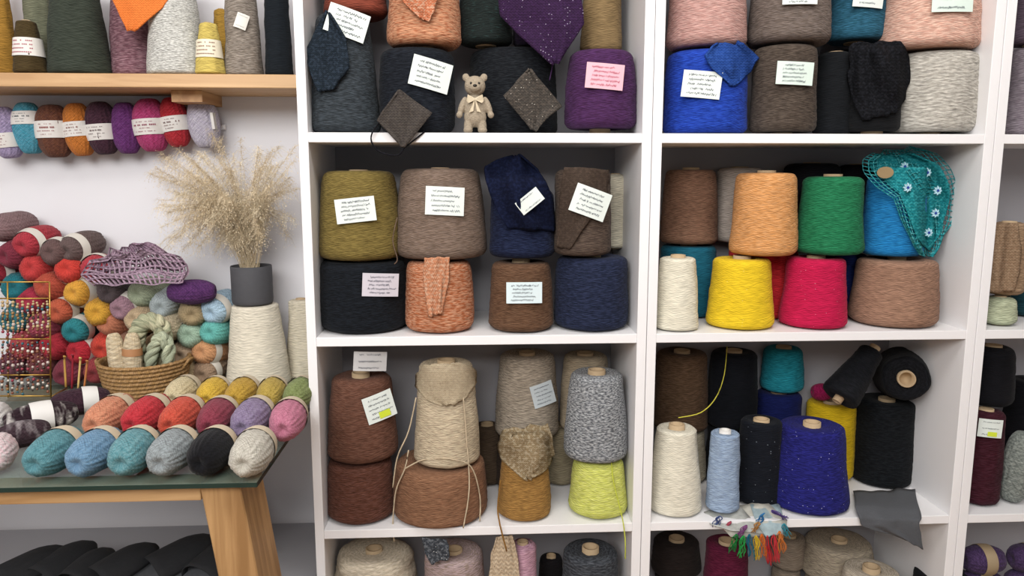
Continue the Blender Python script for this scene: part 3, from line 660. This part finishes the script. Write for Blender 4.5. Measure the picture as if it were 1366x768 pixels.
for L in range(5):
    for q in range(2):
        p=P(1306+q*62,744,1.56)
        zz=Z4+.033+L*((P(1306,746,1.56).z-Z4-.033)/4)
        lab='dark purple yarn ball with a kraft band, upper left of the right edge pile' if (L==4 and q==0) else 'dark purple yarn ball with a kraft band, upper right of the right edge pile' if L==4 else 'dark purple yarn ball lower in the right edge pile'
        skein(lab,(p.x+.01,1.56,zz),.095,.033,(0,PI/2,0),byarn('3e2e4e','4c3a5e'),'purple yarn balls at the right edge',band='98866a',bw=.28,ex=.6)
# ================================================================= TABLE
TZ=EYE-.475
TY0=PZ(350,643,TZ).y; TX1=min(PZ(357,643,TZ).x,X0-.004); TX0=-1.35; TY1=1.79
tb_=thing('table','glass topped table on wooden trestle legs loaded with yarn balls','table',((TX0+TX1)/2,(TY0+TY1)/2,0))
ox,oy=(TX0+TX1)/2,(TY0+TY1)/2
def glass():
    m,nt,b=newmat('glass'); b.inputs['Base Color'].default_value=lin('7a8f84'); b.inputs['Roughness'].default_value=.03; b.inputs['Alpha'].default_value=.40
    b.inputs['IOR'].default_value=1.5
    return m
box('glass_top',TX0-ox,TX1-ox,TY0-oy,TY1-oy,TZ-.008,TZ,glass(),tb_,.001)
V=[];F=[]; boxv(TX0-ox,TX1-ox,TY0-oy-.0006,TY0-oy,TZ-.0078,TZ-.0004,V,F); boxv(TX1-ox,TX1-ox+.0006,TY0-oy,TY1-oy,TZ-.0078,TZ-.0004,V,F)
mk('glass_edge',V,F,plain('1a302c',.15,name='glass edge'),tb_,smooth=False)
wm=wood('9a7448','c09c70',0); wm2=wood('8c6840','b89264',2)
fx0=TY0+.02
lx=P(268,660,fx0).x; lz=TZ-.010
box('front_beam',TX0+.03-ox,lx-ox,fx0-oy,fx0+.045-oy,lz-.027,lz,wm,tb_,.002)
box('rear_beam',TX0+.03-ox,lx-.12-ox,TY1-.08-oy,TY1-.04-oy,lz-.027,lz,wm,tb_,.002)
def leg(xa,xb,dx,y0,dep):
    zt=lz; V=[]
    for z,s in ((0,1),(zt,0)):
        for y in (y0,y0+dep):
            for x in (xa+dx*s,xb+dx*s): V.append((x-ox,y-oy,z))
    F=[(0,2,3,1),(4,5,7,6),(0,1,5,4),(2,6,7,3),(0,4,6,2),(1,3,7,5)]
    o=mk('leg',V,F,wm2,tb_,smooth=False); o.modifiers.new('b','BEVEL').width=.002
lw=P(322,660,fx0).x-lx
leg(lx,lx+lw,.10,fx0-.004,.11); leg(lx-.14,lx+lw-.14,.03,TY1-.17,.10)
leg(TX0+.05,TX0+.05+lw,-.02,fx0-.004,.11); leg(TX0+.05,TX0+.05+lw,-.02,TY1-.17,.10)
box('side_rail',lx-.12-ox,lx-.09-ox,fx0+.045-oy,TY1-.17-oy,lz-.027,lz,wood('8f6c44','b89268',1),tb_,.002)
# front rows
G1='yarn balls in the front row on the glass table'
RS=.0330
def tball(px,py,col,label,grp,col2=None,R=RS,L=.112,yaw=0,band='C4B69E',flat=.95,bo=.16,bw=.20,cs=260,amt=.5):
    p=PZ(px,py,TZ+R); return skein(label,(p.x,p.y,TZ+R+.0015),L,R,(-PI/2,0,math.radians(yaw+random.uniform(-4,4))),byarn(col,col2,cs=cs,amt=amt),grp,band=band,bw=bw,bo=bo,ex=.72,flat=flat)
for a in ((74,602,'507f88','5e8c94','muted teal yarn ball, leftmost in the front row'),(128,602,'6284a0','7090aa','denim blue yarn ball in the front row'),(180,601,'54848c','6c949a','dusty teal yarn ball in the front row beside the grey one'),(232,601,'808688','929a9c','mid grey yarn ball in the front row'),(284,601,'121214','18181c','black yarn ball in the front row'),(338,602,'b0aca0','beb9ae','pale cream grey yarn ball at the right end of the front row')):
    tball(a[0],a[1],a[2],a[4],G1,a[3],L=.128)
G2='yarn balls in the second row on the glass table'
for a in ((148,554,'c07e62','ca8c6e','peach terracotta yarn ball in the second row'),(197,554,'b03038','ba3a42','bright red yarn ball in the second row'),(244,555,'b84a3a','c25644','orange red yarn ball in the second row'),(291,557,'7c3442','863e4c','wine red yarn ball in the second row'),(338,557,'7e6f8c','8c7f98','dusty mauve yarn ball in the second row'),(385,559,'b06c82','bc7a8e','rose pink yarn ball at the right end of the second row')):
    tball(a[0],a[1],a[2],a[4],G2,a[3],L=.138)
G3='yarn balls in the third row on the glass table'
for a in ((244,523,'c0b290','ccbf9c','cream straw yarn ball in the third row'),(285,524,'c4a23c','cfac48','golden yellow yarn ball in the third row'),(324,524,'ae8c38','ba9844','mustard yarn ball in the third row'),(363,524,'a68f44','b29a50','olive yellow yarn ball in the third row'),(400,524,'74804e','828e5e','olive green yarn ball at the right end of the third row')):
    tball(a[0],a[1],a[2],a[4],G3,a[3],L=.12,R=.030)
tball(55,558,'2c1e24','dark plum and white striped yarn ball beside the bead rack',None,'b4aeaa',R=.029,L=.125,yaw=-55,band='D4D2CE',bw=.28,bo=0,cs=60,amt=.42)
tball(108,536,'33202a','dark plum yarn ball with a white band beside the basket',None,'402a34',R=.027,L=.11,yaw=-60,band='D4D2CE',bw=.25,bo=.15)
tball(30,580,'3a2c32','dark brown and grey striped yarn ball behind the teal one',None,'8a8284',R=.024,L=.09,yaw=-50,band=None,cs=60,amt=.42)
tball(-4,604,'cec4c4','fluffy white pink yarn ball at the left edge of the table',None,'d8bcc0',R=.030,L=.08,yaw=20,band=None)
tball(-8,560,'ccc8c6','fluffy white yarn ball behind the pink white one',None,'d8d4d0',R=.030,L=.09,yaw=20,band=None)
# pile at the wall
GP='yarn balls piled against the wall'
pile=[(0,304,'80686a','grey mauve',0),(34,324,'a43842','raspberry red',1),(14,340,'74303e','dark maroon',0),(70,338,'65504e','taupe brown',1),(-6,366,'842834','deep red',1),
(14,386,'246872','dark teal',0),(40,362,'b23c3c','scarlet',0),(88,364,'c04038','tomato red',1),(64,385,'a64c3c','brick red',0),(104,393,'d09a40','amber yellow',1),(141,386,'544a4c','charcoal brown',0),(189,393,'97a088','sage grey',0),(119,362,'ac3c46','cherry red',1),(95,331,'625250','smoky brown',1),
(38,404,'983042','crimson',0),(77,415,'b45a42','rust',1),(126,420,'cc9a3c','mustard',0),(165,408,'9e7c88','dusky mauve',1),(213,407,'a6b0b2','pale grey',0),(250,420,'9e8c6c','tan',0),(286,413,'a6c0d2','pale blue',1),
(12,426,'326a72','petrol',0),(96,440,'34848c','teal',1),(148,436,'b27258','terracotta',0),(184,430,'b8a284','sand',0),(220,438,'c2b59a','oatmeal',0),(251,450,'98b09c','grey green',1),(283,446,'66aea6','mint turquoise',0),(54,438,'8c3c4c','burgundy',0),
(26,460,'9a4246','dull red',0),(68,466,'a8323e','poppy red',0),(106,472,'bc3440','strawberry red',1),(136,462,'c4483c','vermilion',0),(170,464,'86604e','cocoa',0),(205,468,'a28c6c','khaki',0),(238,476,'b09a82','beige',0),(274,474,'c29068','peach brown',1),
(10,492,'5e3a44','dark wine',0),(48,492,'744444','mahogany',0),(86,496,'84404e','garnet',0),(126,494,'944246','brick brown',0),(165,496,'94765c','hazel',0),(202,498,'84765a','moss brown',0),(240,500,'a29072','camel',0),(272,500,'98806a','mocha',1)]
for px,py,col,nm,bd_ in pile:
    if px<72: where='behind the gold bead rack' if py>375 else 'at the top left of the pile'
    elif px<118: where='just right of the bead rack' if py>375 else 'left of the mauve crochet lace'
    elif px<235: where='under the mauve crochet lace' if py<415 else 'behind the woven straw basket'
    else: where='on the right side of the wall pile'
    yo=random.uniform(-.006,.006)
    p=P(px,py,1.675+yo)
    skein(f'{nm} yarn ball{" with white band" if bd_ else ""} {where}',(p.x,1.722+yo,max(p.z,TZ+.0345)),.118,.0335*random.uniform(.97,1.03),(-PI/2+random.uniform(-.2,.2),0,random.uniform(-.22,.22)),byarn(col,F=140),GP,band='CEC9C0' if bd_ else None,bo=-.24,bw=.17,ex=.60)
p=P(256,389,1.66); skein('purple yarn ball lying sideways on top of the pile',(p.x,1.66,p.z),.105,.027,(0,PI/2,.1),byarn('4c2c58','583462'),GP,band=None)
# crochet lace over pile
o=drape('crochet_lace',[(150,338,205,332),(128,346,238,340),(118,358,250,354),(112,370,250,366),(124,380,246,378)],[],knit('a08798','b49cac',F=120,G=110),Yd=1.64,nu=19,nv=8,wave=.016,wire=.0068,sm=0,edge=3)
tag(o,'dusty mauve crochet lace draped over the top of the yarn pile','crochet lace')
o=drape('crochet_lace',[(148,331,200,327),(122,350,244,346),(116,370,250,366)],[],knit('8c7284','a08898',F=120,G=110),Yd=1.655,nu=17,nv=7,wave=.014,wire=.007,sm=0,edge=3)
tag(o,'second deeper layer of the dusty mauve crochet lace','crochet lace')
# basket
bp_=PZ(179,536,TZ); bx_,by_=bp_.x,bp_.y+.064
bk_=thing('basket','round woven straw basket holding cream and green hanks','basket',(bx_,by_,TZ))
rB=.089; hB=.080; pf=[(.001,.004)]
nr=9
pf.append((rB*.80,.001))
for k in range(nr*6+1):
    t=k/(nr*6); pf.append((rB*(.84+.18*t)+.0022*abs(math.sin(PI*t*nr))*2,hB*t+.001))
for k in range(nr*6,-1,-6): t=k/(nr*6); pf.append((rB*(.84+.18*t)-.004,max(hB*t,.006)))
pf.append((.001,.006))
V,F,UV=lathe(pf,120,lambda a,j,r,z:.0015*math.sin(40*a+ (PI if int(z/(hB/nr))%2 else 0)) if r>rB*.7 else 0)
mb=yarn('a48052','b8946a',F=60,s=4,dark=.4,sheen=0,bump=.7); mk('woven_body',V,F,mb,bk_,UV)
for s in (-1,1):
    tube('handle',[(s*rB*.98,-.02,hB*.75),(s*rB*1.1,-.012,hB*.95),(s*rB*1.12,.01,hB*.95),(s*rB*.99,.02,hB*.75)],.003,mb,bk_)
def hank(label,pts,col,col2,r,n=3,tw=5):
    c=sum((Vector(p) for p in pts),Vector())/len(pts); root=thing('yarn_hank',label,'yarn hank',c); path=smoothpath([Vector(p)-c for p in pts],10)
    for k in range(n):
        V=[];F=[];UV=[]; q=[]
        for i,pp in enumerate(path):
            t=i/(len(path)-1); d=(path[min(i+1,len(path)-1)]-path[max(i-1,0)]).normalized(); x=d.cross(Vector((0,1,0))).normalized(); y=d.cross(x); a=tw*t*2*PI/2+2*PI*k/n
            rr=r*.55*(.35+.65*min(1,math.sin(PI*t)*2.2)); q.append(pp+x*math.cos(a)*rr+y*math.sin(a)*rr)
        tubev(q,lambda t:r*.66*(.5+.5*min(1,math.sin(PI*t)*3)),V,F,UV,12,1); mk('strand',V,F,yarn(col,col2,F=300,s=.5,cs=60),root,UV)
Yk=by_
hank('twisted pale sage and cream hank standing in the basket',[P(190,492,Yk),P(182,458,Yk-.01),P(188,434,Yk-.01),P(204,428,Yk-.01),P(218,444,Yk-.01),P(213,490,Yk)],'989c80','c8c4a4',.016,3,7)
hank('pale grey green hank leaning at the right in the basket',[P(200,492,Yk-.03),P(204,468,Yk-.03),P(215,450,Yk-.03),P(225,464,Yk-.03),P(223,494,Yk-.03)],'9ca38c','bcc2a6',.012,3,5)
for (x,lab,rt) in ((161,'cream knitted roll standing at the left in the basket',-.1),(180,'cream knitted roll with kraft band beside the sage hank',.05)):
    p=P(x,466,Yk-.02); skein(lab,(p.x,Yk-.035,TZ+.012+.068),.13,.019,(0,rt,0),yarn('c0ae90','cfc0a4',F=90,s=.3),None,band='a87850' if x==180 else None,bw=.12,bo=.18,cat='knitted roll',ex=.6)
# bead rack
rk=thing('bead_rack','gold wire rack hung with many strings of small beads','bead rack',(P(35,530,1.50).x,1.50,TZ)); RY=1.50
def rp(x,y,Y=RY): return P(x,y,Y)-Vector(rk.location)
mg=plain('b08c48',.3,60,.1,metal=.9,name='brass wire')
V=[];F=[]
for pts in ([(68,532),(66,376)],[(-40,532),(-40,376)],[(-40,376),(66,376)],[(-40,398),(67,398)],[(-40,452),(67,452)],[(-40,500),(68,500)],[(-40,528),(68,528)],[(10,376),(11,530)]):
    tubev([rp(*p) for p in pts],.0016,V,F,None,6,1)
for x in (68,-40): tubev([rp(x,529),P(x,529,RY)+Vector((0,.06,-.0))-Vector(rk.location)],.0016,V,F,None,6,1)
for v in V: v.z=max(v.z,.0016)
mk('wire_frame',V,F,mg,rk)
mbd,nt,b=newmat('beads'); ge=N(nt,'ShaderNodeNewGeometry'); cr_=N(nt,'ShaderNodeValToRGB'); nt.links.new(ge.outputs['Random Per Island'],cr_.inputs[0]); nt.links.new(cr_.outputs[0],b.inputs['Base Color'])
cr_.color_ramp.interpolation='CONSTANT'; cols=['5a1a24','8a6a40','c8c0b4','3a2a24','8a3040','b09870','2a5a64','7a4a34','b8a8a0']
while len(cr_.color_ramp.elements)<len(cols): cr_.color_ramp.elements.new(.5)
for i,c_ in enumerate(cols): cr_.color_ramp.elements[i].position=i/len(cols); cr_.color_ramp.elements[i].color=lin(c_)
b.inputs['Roughness'].default_value=.25
for k in range(15):
    x=-30+k*6.7; V=[];F=[]
    for (ya,yb2) in ((400,450),(454,498),(502,526)):
        y=ya+random.uniform(0,4); ye=yb2-random.uniform(0,8)
        while y<ye:
            r=random.uniform(1.3,2.4); y+=r; c_=rp(x+random.uniform(-1.2,1.2),y,RY-.004); y+=r; rr=r*.00155
            bI=len(V)
            for la in range(1,4):
                for lo_ in range(6):
                    th=PI*la/4; V.append(c_+Vector((math.sin(th)*math.cos(lo_*PI/3),math.sin(th)*math.sin(lo_*PI/3),math.cos(th)))*rr)
            V+= [c_+Vector((0,0,rr)),c_-Vector((0,0,rr))]
            for la in range(2):
                for lo_ in range(6): F.append((bI+la*6+lo_,bI+la*6+6+lo_,bI+la*6+6+(lo_+1)%6,bI+la*6+(lo_+1)%6))
            for lo_ in range(6): F.append((bI+18,bI+lo_,bI+(lo_+1)%6)); F.append((bI+19,bI+12+(lo_+1)%6,bI+12+lo_))
    mk('bead_string',V,F,mbd,rk)
# crochet hooks
for k,(x0,y0,x1,y1,col) in enumerate(((88,510,86,476,'c89a50'),(96,512,97,474,'8a2030'),(104,514,107,478,'d0b070'),(112,514,116,482,'b07040'))):
    o=tube('crochet_hook',[P(x0,y0+6,1.54),P(x1,y1+4,1.545),P(x1+1,y1,1.543),P(x1-1.5,y1-1,1.540)],.0022,plain(col,.35,name='lacquered wood'),n=3)
    tag(o,['slim golden crochet hook, leftmost beside the basket','dark red crochet hook beside the golden one','pale straw coloured crochet hook near the basket','copper brown crochet hook closest to the basket'][k],'crochet hook','crochet hooks beside the basket')
# big cream cone, vase and bouquet
GRP='cream yarn cones on the table'
bc_=C('large cream cone of yarn under the grey vase',yarn('cec7b6','d4cdbc',F=180,s=.12,dark=.68),343,401,60,84,TZ,1.70,c=.008,prot=.003)
C('cream yarn cone half hidden beside the shelving unit',yarn('c0b8a4','c8c0ae',F=180,s=.12,dark=.65),403,396,30,44,TZ,1.752,c=.008)
vz=bc_['top']; kx=P(336,375,1.70); k=sc(kx); rv=26.5*k; hv=(P(336,357,1.70-rv).z-vz)
va=thing('vase','dark grey cylindrical vase standing on the large cream cone','vase',(kx.x,1.70,vz))
V,F,UV=lathe([(.001,0),(rv*.93,0),(rv*.98,.003),(rv,.01),(rv*1.0,hv-.002),(rv*.98,hv),(rv*.93,hv-.002),(rv*.92,hv*.2),(.001,hv*.2)],48); mk('pot',V,F,plain('454549',.75,90,.1,bump=.2,name='matte ceramic'),va,UV)
bq=thing('dried_grass_bouquet','airy bouquet of cream dried grass in the dark grey vase','dried bouquet',(kx.x,1.70,vz+hv*.25)); B0=Vector(bq.location)
gms=[plain(c_,.9,80,.12,name='dried grass') for c_ in ('d8c8aa','c9b798','e0d3b8')]
rd=random.Random(11)
SV=[];SF=[]
for i in range(135):
    if i<76:
        while True:
            u=rd.uniform(-1,1);v=rd.uniform(-1,1)
            if u*u+v*v<1: break
        tx=288+u*92; ty=232+v*64
        if tx>340: ty=max(ty,176+rd.uniform(-5,10))
    elif i<110: tx=rd.uniform(205,300); ty=rd.uniform(255,345)
    else: tx=rd.uniform(340,398); ty=rd.uniform(185,345)
    tY=rd.uniform(1.56,1.77); tip=P(tx,ty,tY)
    if tip.x>X0-.02: tip.x=X0-.02
    base=Vector((kx.x+rd.uniform(-1,1)*rv*.5,1.70+rd.uniform(-1,1)*rv*.5,vz+hv*.3)); mouth=Vector((kx.x+(tip.x-kx.x)*.06+rd.uniform(-1,1)*rv*.4,1.70+(tip.y-1.7)*.1,vz+hv+.012))
    mid=mouth.lerp(tip,.5)+Vector((-(tip.x-kx.x)*.10,0,.035+max(0,(ty-240))*.0005)); path=smoothpath([base,mouth,mid,tip],8)
    tubev([p-B0 for p in path],lambda t:.0006*(1-.6*t),SV,SF,None,4,1,False)
    V=[];F=[]
    n=len(path)
    for h in range(210):
        t=rd.uniform(.36,1)**.8; f=t*(n-1); a=int(min(f,n-2)); p=path[a].lerp(path[a+1],f-a); d=(path[a+1]-path[a]).normalized()
        out=Vector((rd.gauss(0,1),rd.gauss(0,1),rd.gauss(0,1))).normalized(); ln=rd.uniform(.006,.028)*(1.25-t*.4)
        dr=(d*.4+out).normalized(); q1=p+dr*ln*.5; q2=p+dr*ln+Vector((0,0,-ln*.5))
        for q in (q1,q2):
            if q.y>1.795: q.y=1.795
            if q.x>X0-.003: q.x=X0-.003
        s=dr.cross(Vector((rd.random(),rd.random(),rd.random()))).normalized()*.00024
        b=len(V); V+=[p-s-B0,p+s-B0,q1+s-B0,q1-s-B0,q2-B0]; F+=[(b,b+1,b+2,b+3),(b+3,b+2,b+4)]
        q=q2; w=.0009*rd.uniform(.7,1.4); b=len(V); e_=(dr+Vector((0,0,-.4))).normalized()
        V+=[q+e_*w*2-B0,q+Vector((w,0,0))*.7-B0,q+Vector((0,w,0))*.7-B0,q-Vector((w,w,0))*.5-B0,q-e_*w*1.5-B0]
        F+=[(b,b+1,b+2),(b,b+2,b+3),(b,b+3,b+1),(b+4,b+2,b+1),(b+4,b+3,b+2),(b+4,b+1,b+3)]
    o=mk('plume',V,F,gms[i%3],bq,smooth=False)
mk('stems',SV,SF,gms[1],bq)
# ================================================================= LOW BENCH + SLIPPERS
LZ=EYE-.86
bn=thing('low_shelf','low shelf board coloured with the shade under the table, carrying black slippers','shelf',(-.95,1.6,0))
M_low=plain('9b9a9e',.6,8,.04,name='table-shaded board')  # white board greyed: the shade under the table is put into its colour
box('board',-.42,X0-.01+.95,-.2,.19,LZ-.02,LZ,M_low,bn); box('side_panel',-.42,-.40,-.2,.19,0,LZ-.02,M_low,bn); box('side_panel',X0-.03+.95,X0-.01+.95,-.2,.19,0,LZ-.02,M_low,bn)
def sole(label,px,py,yaw,L,tilt=12):
    p=PZ(px,py,LZ+.04); root=thing('slipper',label,'slipper',(p.x,p.y,LZ+.001+L/2*math.sin(math.radians(tilt))),(math.radians(tilt),0,math.radians(yaw)),'black slippers on the low shelf')
    def outl(s,e=0):
        o=[]
        for k in range(48):
            a=2*PI*k/48; y=math.sin(a)*L/2; w=L*(.185+.035*math.sin(a)-.02*math.cos(2*a)); o.append((math.cos(a)*(w-e),y*(1-e*2/L)))
        return o
    rm=plain('5c5e61',.7,name='rubber'); fb=plain('4a4b4f',.95,200,.2,bump=.4,name='grey felt'); up=plain('1b1c1f',.9,150,.2,bump=.4,name='black felt')
    o=outl(1); n=len(o); i2=outl(1,.005)
    V=[(x,y,0) for x,y in o]+[(x,y,.013) for x,y in o]+[(x,y,.013) for x,y in i2]; F=[tuple(range(n))[::-1]]
    for k in range(n):
        k2=(k+1)%n; F+=[(k,k2,n+k2,n+k),(n+k,n+k2,2*n+k2,2*n+k)]
    mk('sole',V,F,rm,root,smooth=False)
    V=[(x,y,.008) for x,y in i2]+[(x,y,.016) for x,y in i2]+[(x*.9,y*.93,.0185) for x,y in i2]; F=[tuple(range(2*n,3*n))]
    for k in range(n):
        k2=(k+1)%n; F+=[(k,k2,n+k2,n+k),(n+k,n+k2,2*n+k2,2*n+k)]
    mk('footbed',V,F,fb,root,smooth=False)
    # closed toe: dome over the front part of the sole
    V=[];F=[];nr_=9;nn=16
    for j in range(nr_+1):
        y=L*(-.02+.515*j/nr_); s_=max(0,1-(2*y/L)**2)**.5; w=L*(.185+.035*(2*y/L)-.02*(1-2*s_*s_)*-1)*s_*1.01+.0008; hgt=.034*min(1,s_*1.25)*(1-.25*j/nr_)+.002
        for i in range(nn+1):
            a=PI*i/nn; V.append((math.cos(a)*w,y,.010+math.sin(a)*hgt))
    for j in range(nr_):
        for i in range(nn): F.append((j*(nn+1)+i,j*(nn+1)+i+1,(j+1)*(nn+1)+i+1,(j+1)*(nn+1)+i))
    u=mk('upper',V,F,up,root); u.modifiers.new('t','SOLIDIFY').thickness=.002
for a in ((208,757,-46,.27,'large black slipper with grey rim in the middle of the low shelf'),(268,764,-24,.25,'black slipper nearest the table leg'),(135,768,-38,.25,'slim black slipper left of the large one'),(98,772,-16,.22,'small black slipper between two rounded ones'),(56,768,-26,.25,'round toed black slipper near the left edge'),(6,770,-44,.25,'black slipper cut off at the bottom left corner')):
    sole(a[4],a[0],a[1]+6,a[2],a[3])
# ================================================================= LIGHT
w=bpy.data.worlds.new('world'); SC.world=w; w.use_nodes=True; bg=w.node_tree.nodes['Background']; bg.inputs[0].default_value=(.97,.98,1,1); bg.inputs[1].default_value=.27
def area(n,loc,tgt,sx,sy,e,col):
    l=bpy.data.lights.new(n,'AREA'); l.shape='RECTANGLE'; l.size=sx; l.size_y=sy; l.energy=e; l.color=col
    o=bpy.data.objects.new(n,l); COL.objects.link(o); o.location=loc; o.rotation_euler=(Vector(tgt)-Vector(loc)).to_track_quat('-Z','Y').to_euler()
area('window_light',(-.8,-1.2,2.35),(0,1.7,1.0),2.2,1.0,86,(1,.985,.965))
area('ceiling_light',(.3,.5,2.6),(.2,1.5,.9),1.4,.5,20,(1,.97,.93))
